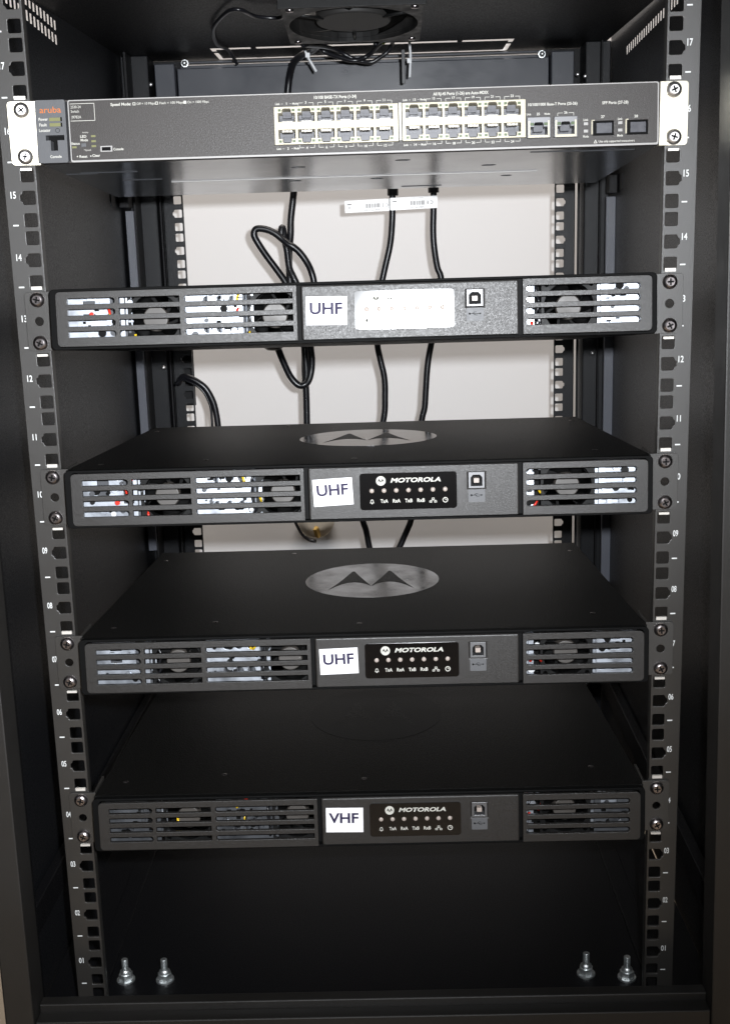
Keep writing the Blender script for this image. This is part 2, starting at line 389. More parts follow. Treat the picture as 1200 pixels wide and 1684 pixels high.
# mounting rails: a real sheet with real square holes, folded flanges and printed unit numbers
def rail(side_s, x_off, y, name_nums, z0, z1, back=False):
    xc = side_s * 232.55 + x_off; o_ = side_s
    xi, xo = side_s * 226.2 + x_off, side_s * 249.8 + x_off
    tl = []; xa_, xb_ = min(xi, xo), max(xi, xo)
    for u in range(0, 20):
      for k, dz in enumerate((-15.875, 0, 15.875)):
        z = uz(u) + dz; h = 4.75; c = .9
        ta, tb = uz(u) + (-22.225, -7.9375, 7.9375)[k], uz(u) + (-7.9375, 7.9375, 22.225)[k]
        ca, cb = max(ta, z0), min(tb, z1)
        if cb - ca < .5: continue
        hole = [] if (z - h < ca + .5 or z + h > cb - .5) else [rrect(xc - h, xc + h, z - h, z + h, 1.2, 2)]
        if k == 1 and hole:      # notch on the outer side
            hole = [[(xc - o_ * h, z - h + c), (xc - o_ * (h - c), z - h), (xc + o_ * (h - c), z - h), (xc + o_ * h, z - h + c), (xc + o_ * (h + .3), z - 2.7), (xc + o_ * (h + 1.8), z - 1.6), (xc + o_ * (h + 1.8), z + 1.6), (xc + o_ * (h + .3), z + 2.7), (xc + o_ * h, z + h - c), (xc + o_ * (h - c), z + h), (xc - o_ * (h - c), z + h), (xc - o_ * h, z + h - c)]]
        tl.append((rect(xa_, xb_, ca, cb), hole))
    m = MB(); m.tiles(tl, y, y + 2)
    a = xi; m.box(min(a, a + side_s * 1.8), max(a, a + side_s * 1.8), y + 2.05, y + (5 if back else 9), z0, z1)
    a = xo; m.box(min(a, a - side_s * 1.8), max(a, a - side_s * 1.8), y + 2.05, y + 26, z0, z1)
    ob = cp(m, 'mounting_rail', 'rail' if not back else 'cab_satin', .35)
    if name_nums:
        for u in range(1, 19):
            zt = uz(u) + (1.9 if side_s < 0 else 3.0); xt = side_s * (244.2 if side_s < 0 else 241.9)
            if zt + 3 > z1: continue
            t = MB(); t.text('%02d' % u, xt, zt, y - .12, 4.9, w=3.9 if u != 11 else 3.0, bold=.015)
            cp(t, 'unit_number', 'print', 0, ob)
            zt = uz(u) - U / 2 + (2.9 if side_s < 0 else 5.6)
            t = MB(); t.poly(rect(xt - 2 - side_s * .4, xt + 2 - side_s * .4, zt - .5, zt + .5), y - .12); cp(t, 'unit_mark', 'print', 0, ob)
    return ob
for s_ in (-1, 1): rail(s_, 0, 0, True, -17, 826)
for s_ in (-1, 1): rail(s_, 8.7, 615, False, -20, 760, True)

# ================================================================== SHARED HARDWARE
def make_screw(matn):
    mb = MB(); mb.lathe((0, 0, 0), (0, -1, 0), [(0, -.2), (5.4, -.2), (5.6, .4), (5.45, 1.3), (4.9, 2.3), (4.0, 3.1), (3.1, 3.55)], 28)
    c = .62; q = 2.5
    cross = [(-c, -q), (c, -q), (c, -c), (q, -c), (q, c), (c, c), (c, q), (-c, q), (-c, c), (-q, c), (-q, -c), (-c, -c)]
    mb.plate(circ(0, 0, 3.1, 28), [cross], -3.56, -1.8)
    mb.box(-2.4, 2.4, -1.9, -1.2, -2.4, 2.4, 'dark')
    return mb.mesh('screw', matn)
SC = {'dchrome': make_screw('dchrome'), 'chrome': make_screw('chrome')}
wash = MB().lathe((0, 0, 0), (0, -1, 0), [(2, 0), (6.1, 0), (6.1, .7), (2, .7)], 24).mesh('washer', 'chrome')
cn = MB(); cn.box(-3.9, 3.9, -.9, 1, 7.2, 9.6); CN_T = cn.mesh('cage_nut', 'cagenut')
cn = MB(); cn.box(-3.9, 3.9, -.9, 1, -8.6, -6.9); CN_B = cn.mesh('cage_nut', 'cagenut')

# ================================================================== REPEATERS
ROWS = (12.7, 4.8, -3.1, -11.0)
def slots(segs):
    H = []
    for z in ROWS:
        for x0, x1, l, r in segs:
            H.append(rrect(x0, x1, z - 2.15, z + 2.15, 2.1 if (l or r) else .1, 4, (r, r, l, l)))
    return H
TOPF = lambda u, v, d: (u, v, d)
fanframe = MB()
fanframe.plate(rrect(-20, 20, -20, 20, 2), [circ(0, 0, 18.4, 28)] + [circ(a * 16.3, c * 16.3, 1.9, 8) for a in (-1, 1) for c in (-1, 1)], 0, 12)
fan_frame = fanframe.mesh('fan_frame', 'fanp')
fanhub = MB().lathe((0, 2, 0), (0, -1, 0), [(9.4, -10), (9.4, 0), (8.9, .8), (8.7, .88), (8.5, .9), (8.3, .9), (0, .9)], 26).mesh('fan_hub', 'fanhub')
def blade_mesh(r0, r1, n, y0, dep, nm, mt):
    m = MB(); b2 = m.bm
    for i in range(1):
        rows = []
        for k in range(5):
            r = r0 + (r1 - r0) * k / 4; row = []
            for j in range(5):
                a = (j / 4 - .5) * (2 * math.pi / n) * .86 + k * .09
                row.append(b2.verts.new(Vector((r * math.cos(a), y0 + dep * (j / 4) ** .8, r * math.sin(a))) * S))
            rows.append(row)
        for p, q in zip(rows, rows[1:]):
            for j in range(4):
                f = b2.faces.new((p[j], p[j + 1], q[j + 1], q[j])); f.smooth = True
    m.mi(None)
    r = bmesh.ops.solidify(b2, geom=list(b2.faces), thickness=.8 * S)
    return m.mesh(nm, mt)
fan_blade = blade_mesh(9.2, 17.6, 7, 2.5, 8, 'fan_blade', 'fanp')

def zigzag(seed, x, mt, zlo=-17, zhi=17, y=2):
    rnd = random.Random(seed); pts = []
    z = zlo
    while z <= zhi: pts.append((x + rnd.uniform(-2.2, 2.2), y + rnd.uniform(-2, 2), z)); z += 5.5
    return MB().tube(pts, 1.05, 6, sub=3)

def screen_icons(b, y):
    X0, ZT = 1.4, 14.5
    def P(px, pz): return X0 + px, ZT - pz
    lx, lz = P(15.8, 5.9)
    b.ring(lx, lz, 0, 3.6, y, 'wprint', 28)
    # two arched peaks inside the roundel
    for s_ in (-1, 1):
        b.poly([(lx + s_ * 2.75, lz - 1.3), (lx + s_ * 1.25, lz + 1.75), (lx + s_ * .05, lz - .55), (lx + s_ * .35, lz - 1.35), (lx + s_ * 1.2, lz - .05), (lx + s_ * 1.8, lz - .2)], y - .06, 'frame')
    tx, tz = P(41.4, 5.9); b.text('MOTOROLA', tx, tz, y, 3.3, 'wprint', w=37.4, bold=.035, shear=.22)
    for i, t in enumerate(('', 'TxA', 'RxA', 'TxB', 'RxB', '', '')):
        x, z = P(8.9 + 9.1 * i, 21.3)
        if t: b.text(t, x, z, y, 2.7, 'wprint', w=5.7, bold=.025)
        elif i == 0:
            b.poly([(x - 1.7, z - 1.2), (x + 1.7, z - 1.2), (x + 1.15, z - .4), (x + 1.05, z + .8), (x + .5, z + 1.5), (x - .5, z + 1.5), (x - 1.05, z + .8), (x - 1.15, z - .4)], y, 'wprint')
            b.poly([(x - .95, z - .75), (x + .95, z - .75), (x + .65, z + .1), (x + .55, z + .8), (x, z + 1.1), (x - .55, z + .8), (x - .65, z + .1)], y - .06, 'frame')
            b.ring(x, z - 1.5, 0, .5, y, 'wprint', 10)
        elif i == 5:
            for dx, dz in ((0, 1.1), (-1.8, -1.1), (1.8, -1.1)):
                o_ = rect(x + dx - .95, x + dx + .95, z + dz - .75, z + dz + .75); b.poly(o_, y, 'wprint')
                b.poly(rect(x + dx - .5, x + dx + .5, z + dz - .35, z + dz + .35), y - .06, 'frame')
            b.poly(rect(x - 1.9, x + 1.9, z - .15, z + .12), y, 'wprint'); b.poly(rect(x - .14, x + .14, z - .2, z + .5), y - .03, 'wprint')
        else:
            b.ring(x, z, 1.45, 2.05, y, 'wprint', 24); b.poly(rect(x - .2, x + .2, z, z + 1.3), y, 'wprint'); b.poly(rect(x, x + 1.1, z - .2, z + .2), y, 'wprint')

def make_repeater():
    root = empty('radio_repeater')
    P = dict(parent=root)
    # case
    m = MB()
    m.box(-219.5, 219.5, -12, 345, 20.4, 21.8); m.box(-219.5, 219.5, -12, 345, -21.8, -20.4)
    m.box(-219.5, -218.2, -12, 345, -20.4, 20.4); m.box(218.2, 219.5, -12, 345, -20.4, 20.4); m.box(-218.2, 218.2, 343.5, 345, -20.4, 20.4)
    case = m.build('case', 'chassis', root, .4)
    lg = MB(); lg.plate(circ(6, 181, 62, 64, 76), [], 21.85, 22.0, f=TOPF); lo = lg.build('top_logo', 'logo', case)
    wn = MB()
    XF = lambda u, v: Vector((u, v, 22.12))
    for s_ in (-1, 1):
        cx = 5.2
        pk = 17.2
        outer = [(cx + s_ * 38.5, 140), (cx + s_ * 33, 158), (cx + s_ * 27, 181), (cx + s_ * 21, 208), (cx + s_ * 18.2, 219), (cx + s_ * 16.2, 219), (cx + s_ * 12, 200), (cx + s_ * 6, 176), (cx + s_ * .25, 153),
                 (cx + s_ * 4, 161), (cx + s_ * 9, 167), (cx + s_ * 15, 170.5), (cx + s_ * 21, 169), (cx + s_ * 27, 163), (cx + s_ * 33, 152)]
        wn.poly(outer, 0, 'chassis', XF)
    wn.build('logo_wings', 'chassis', lo)
    for x, y in ((-200, 18), (-3, 14), (185, 30), (-77, 322), (-120, 30), (208, 300), (-208, 300)):
        MB().lathe((x, y, 21.6), (0, 0, 1), [(2.4, 0), (2.2, .5), (0, .7)], 12).build('case_screw', 'dchrome', case)
    m = MB(); m.plate(rrect(-219.6, 219.6, -21.9, 21.9, 3.5), [rrect(-214.6, 215.6, -20, 20, 3)], -19, -12.1)
    m.build('front_frame', 'frame', root, .5)
    # bezel
    m = MB(); m.plate(rrect(-214.2, -39.9, -19.7, 19.7, 3.2, 4, (0, 0, 1, 1)), slots([(-205.8, -171.3, 0, 1), (-168.6, -124.6, 0, 0), (-121.2, -42.6, 1, 0)]) if False else slots([(-205.8, -171.3, 0, 1), (-168.6, -124.6, 0, 0), (-121.2, -42.8, 1, 0)]), -22.5, -19.2)
    gl = m.build('grille_panel', 'bezel', root, .45)
    m = MB(); m.plate(rrect(122.6, 215.2, -19.7, 19.7, 3.2, 4, (1, 1, 0, 0)), slots([(125.2, 207, 1, 1)]), -22.5, -19.2)
    gr = m.build('grille_panel', 'bezel', root, .45)
    m = MB(); m.plate(rect(-36.9, 119.9, -19.4, 19.4), [rect(82.3, 94.4, 1.2, 13.4)], -20.6, -17.5)
    cpn = m.build('centre_panel', 'bezel', root, 1.3, seg=3)
    m = MB(); m.plate(rrect(1.4, 73.6, -13.2, 14.4, 2.4, 5), [], -21.5, -20.65); dp = m.build('display_panel', 'gloss', root, .25, seg=3)
    t = MB(); screen_icons(t, -21.60); t.build('display_print', 'wprint', dp)
    ind = MB().lathe((0, -21.5, 0), (0, -1, 0), [(1.75, 0), (1.7, .25), (1.2, .7), (0, .9)], 16).mesh('indicator_light', 'led')
    for i in range(7): place('indicator_light', ind, dp, (1.4 + 8.9 + 9.1 * i, 0, 14.5 - 13.3))
    # usb
    ub = MB(); ub.plate(rect(82.3, 94.4, 1.2, 13.4), [[(84.2, 2.9), (92.5, 2.9), (92.5, 9.2), (90.6, 11.2), (86.1, 11.2), (84.2, 9.2)]], -20.9, -12, None)
    us = ub.build('usb_socket', 'shield', root, .25)
    t = MB(); t.box(86.4, 90.3, -20, -12, 5.2, 8.6); t.build('usb_tongue', 'led', us)
    t = MB(); t.box(82.5, 94.2, -12, -11, 1.5, 13); t.build('usb_back', 'dark', us)
    t = MB(); t.plate(rrect(82.1, 94.6, -9.3, .2, .8), [], -20.85, -20.65); fl_ = t.build('usb_cover', 'swmod', root, .35)
    t = MB(); zc = -4.0
    t.poly(rect(84.6, 92, zc - .18, zc + .18), -20.95); t.poly([(91.6, zc - .7), (93, zc), (91.6, zc + .7)], -20.97); t.ring(84.4, zc, 0, .8, -20.96, None, 12)
    t.poly([(86.2, zc), (87.6, zc + 1.3), (89.4, zc + 1.3), (89.4, zc + 1.0), (87.8, zc + 1.0), (86.8, zc)], -20.94); t.poly([(87.2, zc), (88.4, zc - 1.2), (90.2, zc - 1.2), (90.2, zc - .9), (88.6, zc - .9), (87.8, zc)], -20.94)
    t.build('usb_icon', 'dark', fl_)
    # mounting ears, outside the sag of the case
    for s_ in (-1, 1):
        x0, x1 = (s_ * 220.4, s_ * 242.0); a, c = min(x0, x1), max(x0, x1)
        m = MB(); m.plate(rrect(a, c, -21.7, 21.7, 2.5, 4, (s_ > 0, s_ > 0, s_ < 0, s_ < 0)), [circ(s_ * 232.2, 0, 3.3, 18)], -2.4, -.2)
        m.box(min(s_ * 220.4, s_ * 222.2), max(s_ * 220.4, s_ * 222.2), -.15, 30, -21.5, 21.5)
        e = m.build('mounting_ear', 'ear', root, .4)
        for z in (-15.875, 15.875):
            o = place('screw', SC['dchrome'], e, (s_ * 232.4 + random.uniform(-.6, .6), -2.6, z), (0, random.uniform(0, 3), 0))
        place('cage_nut', CN_T, e, (s_ * 232.55, -.2, 15.875))
        place('cage_nut', CN_B, e, (s_ * 232.55, -.2, -15.875 - 1.5))
    # what shows through the slots: galvanised carrier with windows, three fans, wires
    m = MB()
    H = [rect(-199, -190, z - 2.4, z + 2.4) for z in (11, 1.5)] + [rect(-179, -171.5, -6, 16)]
    m.plate(rect(-213, -168.5, -20, 20), H, -4, -3); m.build('carrier_plate', 'zinc', root, .2)
    m = MB(); m.box(-213, -168, 3, 4, -20, 20); m.build('back_plate', 'zinc2', root)
    m = MB()
    H = []
    for x in (-107, -97.5, -88): H += [circ(x, 11.5, 3.2, 12), circ(x, -9, 3.2, 12)]
    H += [rect(-81, -76, -17, 17)]
    m.plate(rect(-123, -79 + 6, -20, 20), H, -5, -4); m.build('carrier_plate', 'zinc', root, .2)
    m = MB(); m.box(-123, -73, 4, 5, -20, 20); m.build('back_plate', 'zinc2', root)
    m = MB()
    for k in range(5): m.cyl((-116 + k * 9.6, 0, 0), (0, 0, 1), 2.6, 36, 12)
    m.build('heat_sink_fins', 'zinc', root)
    m = MB(); m.plate(rect(181.5, 213, -20, 20), [rect(187, 200, 9, 16), rect(187, 200, 1, 7), rect(184, 188, -15, -12), rect(192, 197, -15, -12)], -5, -4); m.build('carrier_plate', 'zinc', root, .2)
    m = MB(); m.box(180, 213, 2, 3, -20, 20); m.build('back_plate', 'zinc', root)
    m = MB(); m.box(125, 127, -3, -2, -20, 20); m.box(129, 133, -3, -2, -20, 20); m.box(127, 129, 0, 1, -20, 20); m.build('side_bracket', 'zinc', root)
    m = MB(); m.box(-167.5, -163, -3, -2, -8, 18); m.build('side_bracket', 'zinc', root)
    for x in (-145.5, -57.5, 158):
        f = place('cooling_fan', fan_frame, root, (x, -6, 0))
        place('fan_hub', fanhub, f, (0, 0, 0))
        for k in range(7): place('fan_blade', fan_blade, f, (0, 0, 0), (0, 2 * math.pi * k / 7 + x, 0))
    m = MB(); m.box(-41, 124.6, -12.5, -11, -20, 20); m.build('centre_backing', 'dark', root)
    for xa, xb in ((-167, -124), (-78, -38), (134, 180)): m = MB(); m.box(xa, xb, 8, 9, -20, 20); m.build('inner_shield', 'dark', root)
    return root

def dress(root, u, txt, rotl, tilt, wires, yaw=0):
    root.location = Vector((0, 0, uz(u))) * S
    for ch in root.children:
        if not ch.name.startswith('mounting_ear'): ch.rotation_euler = (-R(tilt), 0, R(yaw))
    cx, cz = -18.7, 1.0
    m = MB(); m.plate([(cx - 14.8, cz - 10.2), (cx + 14.8, cz - 10.2), (cx + 14.8, cz + 10.2), (cx - 14.8, cz + 10.2)], [], 0, .18)
    m2 = MB(); m2.text(txt, cx - .5, cz + 1.2, -.06, 8.2, w=23.6, bold=.026)
    lab = m.build('paper_label', 'white', root, 0, (0, 0, 0)); 
    mt = Matrix.Rotation(-R(tilt), 4, 'X') @ Matrix.Translation(Vector((cx, -20.85, cz)) * S) @ Matrix.Rotation(R(rotl), 4, 'Y') @ Matrix.Translation(Vector((-cx, 0, -cz)) * S)
    lab.matrix_local = mt
    m2.build('label_lettering', 'ink', lab)
    lab['label'] = 'white paper label printed ' + txt
    rnd = random.Random(u * 31)
    for (xa, xb, n, y0) in ((-203, -170, 15, -10), (-119, -80, 18, -11), (-166, -163, 3, -8), (125, 136, 7, -9), (182, 206, 11, -10)):
        m = MB()
        for k in range(n if u == 13 else int(n * 1.7)):
            x = rnd.uniform(xa, xb); z = rnd.choice(ROWS) + rnd.uniform(-2.2, 2.2); ww = rnd.uniform(1.0, 4.2); hh = rnd.uniform(.6, 2.4); yy = y0 + rnd.uniform(0, 3)
            mk = rnd.choice(('dark', 'dark', 'dark', 'zinc2', 'zinc2', 'zinc', 'fanp', 'dark' if u < 9 else 'zinc', 'tie' if u > 5 else 'dark', 'red' if rnd.random() < .3 else 'dark'))  # lower units draw darker pieces, their shade put into the colour
            if rnd.random() < .4: m.cyl((x, yy, z), (0, 1, 0), hh + .5, 2, 10, mk)
            else: m.box(x, min(x + ww, xb + 2), yy, yy + 2, z, z + hh, mk)
        o = m.build('circuit_parts', 'dark', root); o['kind'] = 'stuff'; o.rotation_euler = (-R(tilt), 0, 0)
    for i, (x, mtn, zlo, zhi) in enumerate(wires):
        z = zigzag(u * 10 + i, x, mtn, zlo, zhi, -6.5)
        o = z.build('wire', mtn, root); o.rotation_euler = (-R(tilt), 0, 0)

rep = make_repeater()
others = [copy_tree(rep) for _ in range(3)]
dress(rep, 13, 'UHF', 1.0, 5.3, [(-180, 'red', -2, 9), (-177.5, 'yel', -2, 8), (-86, 'red', 0, 9), (-85, 'yel', 10, 17), (-78, 'yel', -17, -8), (-161, 'yel', -17, -8), (131, 'red', -16, -6), (134, 'blkwire', -17, 17), (-174, 'blkwire', -17, 17), (-77, 'blkwire', -17, 17)], .0)
dress(others[0], 10, 'UHF', -2.6, 3.7, [(-172, 'red', 9, 17), (-176.5, 'red', 2, 10), (-174, 'yel', 2, 9), (-88, 'yel', 6, 17), (-76, 'yel', -7, 0), (-162, 'red', -17, -7), (137, 'yel', -6, 2), (133, 'red', -17, -7), (-79, 'blkwire', -17, 17), (-173, 'blkwire', -17, 0)])
dress(others[1], 7, 'UHF', -1.5, 4.0, [(-174, 'yel', 8, 17), (-87, 'yel', 8, 17), (-84.5, 'yel', 8, 16), (131, 'red', -7, -1), (137, 'red', -7, 0), (-160, 'blkwire', -17, 17), (-78, 'blkwire', -17, 17)])
for ch in others[1].children:
    for g in ch.children:
        if g.name.startswith('top_logo'): g.data = g.data.copy(); g.data.materials[0] = M['logo_mid']  # third unit's emblem: dimmer reflection put into a darker copy
for k_ in (1, 2):            # lower units' zinc is a darker copy, shade put into the colour
    for ch in others[k_].children:
        if ch.name.startswith(('carrier_plate', 'heat_sink_fins') if k_ == 2 else ('heat_sink_fins',)): ch.data = ch.data.copy(); ch.data.materials[0] = M['zinc_dim']
for ch in others[2].children:      # lowest unit's emblem: its dark reflection is put into the colour
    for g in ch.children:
        if g.name.startswith('top_logo'): g.data = g.data.copy(); g.data.materials[0] = M['logo_dark_reflection']; g['label'] = 'emblem with its dark reflection put into the colour'
dress(others[2], 4, 'VHF', .8, 4.0, [(-174, 'red', 7, 17), (-171.5, 'yel', 7, 16), (-106, 'yel', 8, 17), (-98, 'yel', -5, 1), (137, 'red', 0, 8), (131, 'red', -7, 0), (-155, 'yel', -6, 0), (-79, 'blkwire', -17, 17)])
G = 'black radio repeaters mounted in the rack'
tag(rep, 'topmost black radio repeater, UHF label, display panel glaring white from the flash', 'radio repeater', G)
tag(others[0], 'second black radio repeater from the top, tilted UHF label, silver logo reflecting cables', 'radio repeater', G)
tag(others[1], 'third black radio repeater from the top, UHF label, just above the VHF one', 'radio repeater', G)
tag(others[2], 'lowest black radio repeater, the only one with a VHF label', 'radio repeater', G)

# ================================================================== SWITCH
TS = 3.4
sw = tag(empty('network_switch', (0, 0, uz(16))), 'wide grey 24 port network switch with cream port blocks and steel ears at the top', 'network switch')
ZC = uz(16)
def sp(mb, name, m, bevel=0, parent=None, label=None, bend=True):
    o = mb.build(name, m, parent or sw, bevel)
    if parent is None and bend: o.rotation_euler = (-R(TS), 0, 0)
    if label: o['label'] = label
    return o
m = MB()
m.box(-220.5, 220.5, 0, 250, 20.4, 21.8); m.plate(rect(-220.5, 220.5, 0, 250), [circ(x, y, 5.6 if x != 130 else 4.6, 16, 4.6) for x, y in ((39.7, 37.5), (108.1, 85.6), (20.2, 157.7), (130.0, 164.9), (-49.4, 157.1), (-40, 62))] , -21.8, -20.4, None, TOPF)
m.box(-220.5, -219.2, 0, 250, -20.4, 20.4); m.box(219.2, 220.5, 0, 250, -20.4, 20.4); m.box(-219.2, 219.2, 248.5, 250, -20.4, 20.4)
m.box(-219.2, 219.2, 14, 15, -20.3, 20.3)
case = sp(m, 'case', 'swbody', .5)
m = MB(); m.box(-150, 152, 133, 134, -22.6, -21.9); sp(m, 'case_seam', 'swrim', .2, case)
m = MB()
for x, y, l in ((-185, 57, 22), (-170, 113, 16), (-207, 63, 12), (60, 230, 18), (150, 14, 18), (186, 16, 22)): m.box(x - l, x + l, y - 1, y + 1, -22.2, -21.85)
sp(m, 'case_slot', 'zinc2', .2, case)
# front face
holes = []
PX = lambda i: -48.75 + 13.86 * i if i < 6 else 41.6 + 13.86 * (i - 6)
m = MB(); m.plate(rrect(-198.2, 220.6, -21.8, 21.4, 1.5), [rect(-51.9, 36.6, -14.2, 12.1), rect(38.9, 126.6, -14.2, 12.1), rect(127.2, 144.0, -14.9, -.5), rect(146.2, 163.0, -14.9, -.5),
    rect(174.2, 188.6, -13.6, -4.2), rect(198.2, 212.8, -13.6, -4.2), rect(-176, -168.2, -14.6, -11.2)], -6, -4)
face = sp(m, 'front_face', 'swface', .35)
rim = MB(); rim.plate(rrect(-198, 220.2, -21.6, 21.2, 1.5), [rrect(-197.2, 219.3, -20.3, 20.5, 1.2)], -6.35, -6.02); sp(rim, 'face_edge_highlight', 'swrim', .1)  # pale ring stands in for the highlight along the face edge
m = MB(); m.box(-220.5, 220.5, -4, 0, 20.2, 21.8); m.box(-220.5, 220.5, -4, 0, -21.8, -20.2); sp(m, 'face_return', 'swface', .3)
m = MB(); m.plate(rrect(-220.6, -199.4, -21.8, 21.4, 1.2), [rect(-214.2, -201.3, -6.2, -2.9), rect(-211.5, -203, -13.3, -6.3)] if False else [[(-214.4, -2.8), (-214.4, -6.3), (-211.2, -6.3), (-211.2, -13.4), (-206.2, -13.4), (-206.2, -6.3), (-201.2, -6.3), (-201.2, -2.8)]], -8.5, 0); mod = sp(m, 'status_module', 'swmod', .5)
t = MB(); t.box(-216, -200, 2, 3, -16, 0); t.box(-216, -215, -4, 2, -16, 0); sp(t, 'console_port', 'dark', 0, mod)
t = MB(); t.text('aruba', -209.9, 14.4, -8.65, 4.4, 'orange', w=15.2, bold=.004)
sp(t, 'brand_lettering', 'orange', 0, mod)
t = MB(); t.text('Power', -215.4, 8.2, -8.65, 2.1, w=6.6, bold=.02); t.text('Fault', -215.8, 4.4, -8.65, 2.1, w=5.4, bold=.02); t.text('Locator', -214.8, .6, -8.65, 2.1, w=8.2, bold=.02)
t.text('Console', -208, -17.6, -8.65, 1.9, w=8.2, bold=.02); t.ring(-205.6, .4, 1.3, 1.6, -8.65, 'dark', 16); sp(t, 'module_lettering', 'wprint', 0, mod)
for z in (8.0, 4.3):
    t = MB(); t.box(-211, -203.2, -9.1, -8.3, z - 1.2, z + 1.2); t.box(-203.1, -202, -8.7, -8.3, z - 1.4, z + 1.4, 'dark'); sp(t, 'led_window', 'oled', .15, mod)
Y = -6.18
t = MB()
t.text('2530-24', -196, 16.3, Y, 1.9, w=7.2, align='LEFT'); t.text('Switch', -196, 13.3, Y, 1.9, w=5.8, align='LEFT'); t.text('J9782A', -195.6, 9.4, Y, 1.9, w=7, align='LEFT')
for r_ in (rect(-196.4, -179, 18.4, 18.75), rect(-196.4, -179, 6.7, 7.05), rect(-179.3, -178.95, 6.7, 18.75)): t.poly(r_, Y)
t.text('Speed Mode:', -167.4, 17.2, Y, 2.0, w=14.6, align='LEFT', bold=.02)
for x, s_, tt, wd in ((-151.6, 0, 'Off = 10 Mbps', 14), (-135.5, 0, 'Flash = 100 Mbps', 18), (-115.4, 1, 'On = 1000 Mbps', 16)):
    t.poly(rect(x, x + 2, 16.3, 18.3), Y)
    if not s_: t.poly(rect(x + .4, x + 1.6, 16.7, 17.9), Y - .04, 'swface')
    t.text(tt, x + 2.8, 17.2, Y, 1.7, w=wd - 1, align='LEFT')
t.text('LED', -188.2, -4.0, Y, 1.8, w=4.4, bold=.02); t.text('Mode', -187.6, -6.5, Y, 1.8, w=5.2, bold=.02); t.text('Status', -194, -8.7, Y, 1.7, w=6, bold=.02)
t.text('Activity', -186.6, -1.2, Y, 1.0, w=4.4); t.text('*Speed', -185.8, -13.4, Y, 1.2, w=5)
t.text('Console', -167.2, -13.4, Y, 1.7, w=7.2, align='LEFT', bold=.02); t.text('Reset', -189, -17.8, Y, 1.8, w=5.6, bold=.02); t.text('Clear', -179.8, -17.4, Y, 1.8, w=5.6, bold=.02)
for x in (-193.2, -183.6): t.ring(x, -17.6, 0, .5, Y, None, 8)
t.text('10/100 BASE-TX Ports (1-24)', -8, 17.6, Y, 2.1, w=30, bold=.02); t.text('All RJ-45 Ports (1-26) are Auto-MDIX', 80.8, 17.4, Y, 2.1, w=39, bold=.02)
t.text('10/100/1000 Base-T Ports (25-26)', 145.4, 8.1, Y, 1.9, w=34.6, bold=.02); t.text('SFP Ports (27-28)', 189.6, 7.8, Y, 2.0, w=18.4, bold=.02)
t.text('27', 180.8, -1.6, Y, 1.8, w=2.6, bold=.02); t.text('28', 204.3, -1.9, Y, 1.8, w=2.6, bold=.02)
t.text('Use only supported transceivers', 190.6, -18.4, Y, 1.6, w=25.5, bold=.01); t.poly([(174.4, -19.5), (177, -19.5), (175.7, -17)], Y); t.poly([(175, -19.15), (176.4, -19.15), (175.7, -17.9)], Y - .04, 'swface')
for x in (168.8, 193): t.text('Link', x, -3.4, Y, 1.6, w=3.3, bold=.02); t.text('Mode', x, -14.7, Y, 1.6, w=4, bold=.02)
def bracket(x0, x1, z, txt, up):
    xm = (x0 + x1) / 2; tk = .28; d = -1 if up else 1
    t.text(txt, xm, z + (.2 if up else -.2), Y, 1.7, bold=.02)
    for a, c in ((x0, xm - 2), (xm + 2, x1)): t.poly(rect(a, c, z - tk / 2, z + tk / 2), Y)
    for a in (x0, x1): t.poly(rect(a - tk / 2, a + tk / 2, min(z, z + d * 2), max(z, z + d * 2)), Y)
for i in range(12):
    x = PX(i)
    for up, z, n in ((True, 14.3, 2 * i + 1), (False, -16.4, 2 * i + 2)):
        if i in (0, 6):
            t.text('Link', x - .2, z - .3, Y, 1.4, w=3.2, bold=.02); t.text('%d' % n, x + 6.3, z - .3, Y, 1.7, bold=.02); t.text('Mode', x + 12.4, z - .3, Y, 1.4, w=3.8, bold=.02)
            t.poly(rect(x + 2.4, x + 3.8, z - .4, z - .2), Y); t.poly(rect(x + 8.6, x + 9.8, z - .4, z - .2), Y)
        else: bracket(x + .7, x + 11.4, z, '%d' % n, up)
t.text('Link', 128.6, 1.6, Y, 1.4, w=3.2, bold=.02); t.text('25', 135.3, 1.6, Y, 1.7, bold=.02); t.text('Mode', 141.6, 1.6, Y, 1.4, w=3.8, bold=.02); bracket(149, 160.3, 1.9, '26', True)
sp(t, 'face_lettering', 'wprint', 0, face)
for x in (167.4, 191.6):
    for z in (-6.0, -11.0): t = MB(); t.box(x, x + 3, -6.5, -6.05, z - 1, z + 1); sp(t, 'led_window', 'swrim', .1, face)
for x, z in ((-181, -3.9), (-181, -7.4), (-181, -10.8), (-195, -11.2)): t = MB(); t.box(x - 1.6, x + 1.6, -6.4, -6.05, z - .7, z + .7); sp(t, 'led_window', 'oled', .1, face)
t = MB(); t.box(-190, -186.6, -6.6, -6.05, -11.2, -8.6); sp(t, 'mode_button', 'swmod', .3, face)
t = MB(); t.plate(rect(-176.4, -167.9, -14.9, -10.9), [rect(-175.4, -169, -14.2, -11.7)], -6.6, -6.05); t.box(-175.4, -169, -2, -1, -14.4, -11.4, 'dark'); sp(t, 'usb_console_port', 'swrim', .1, face)
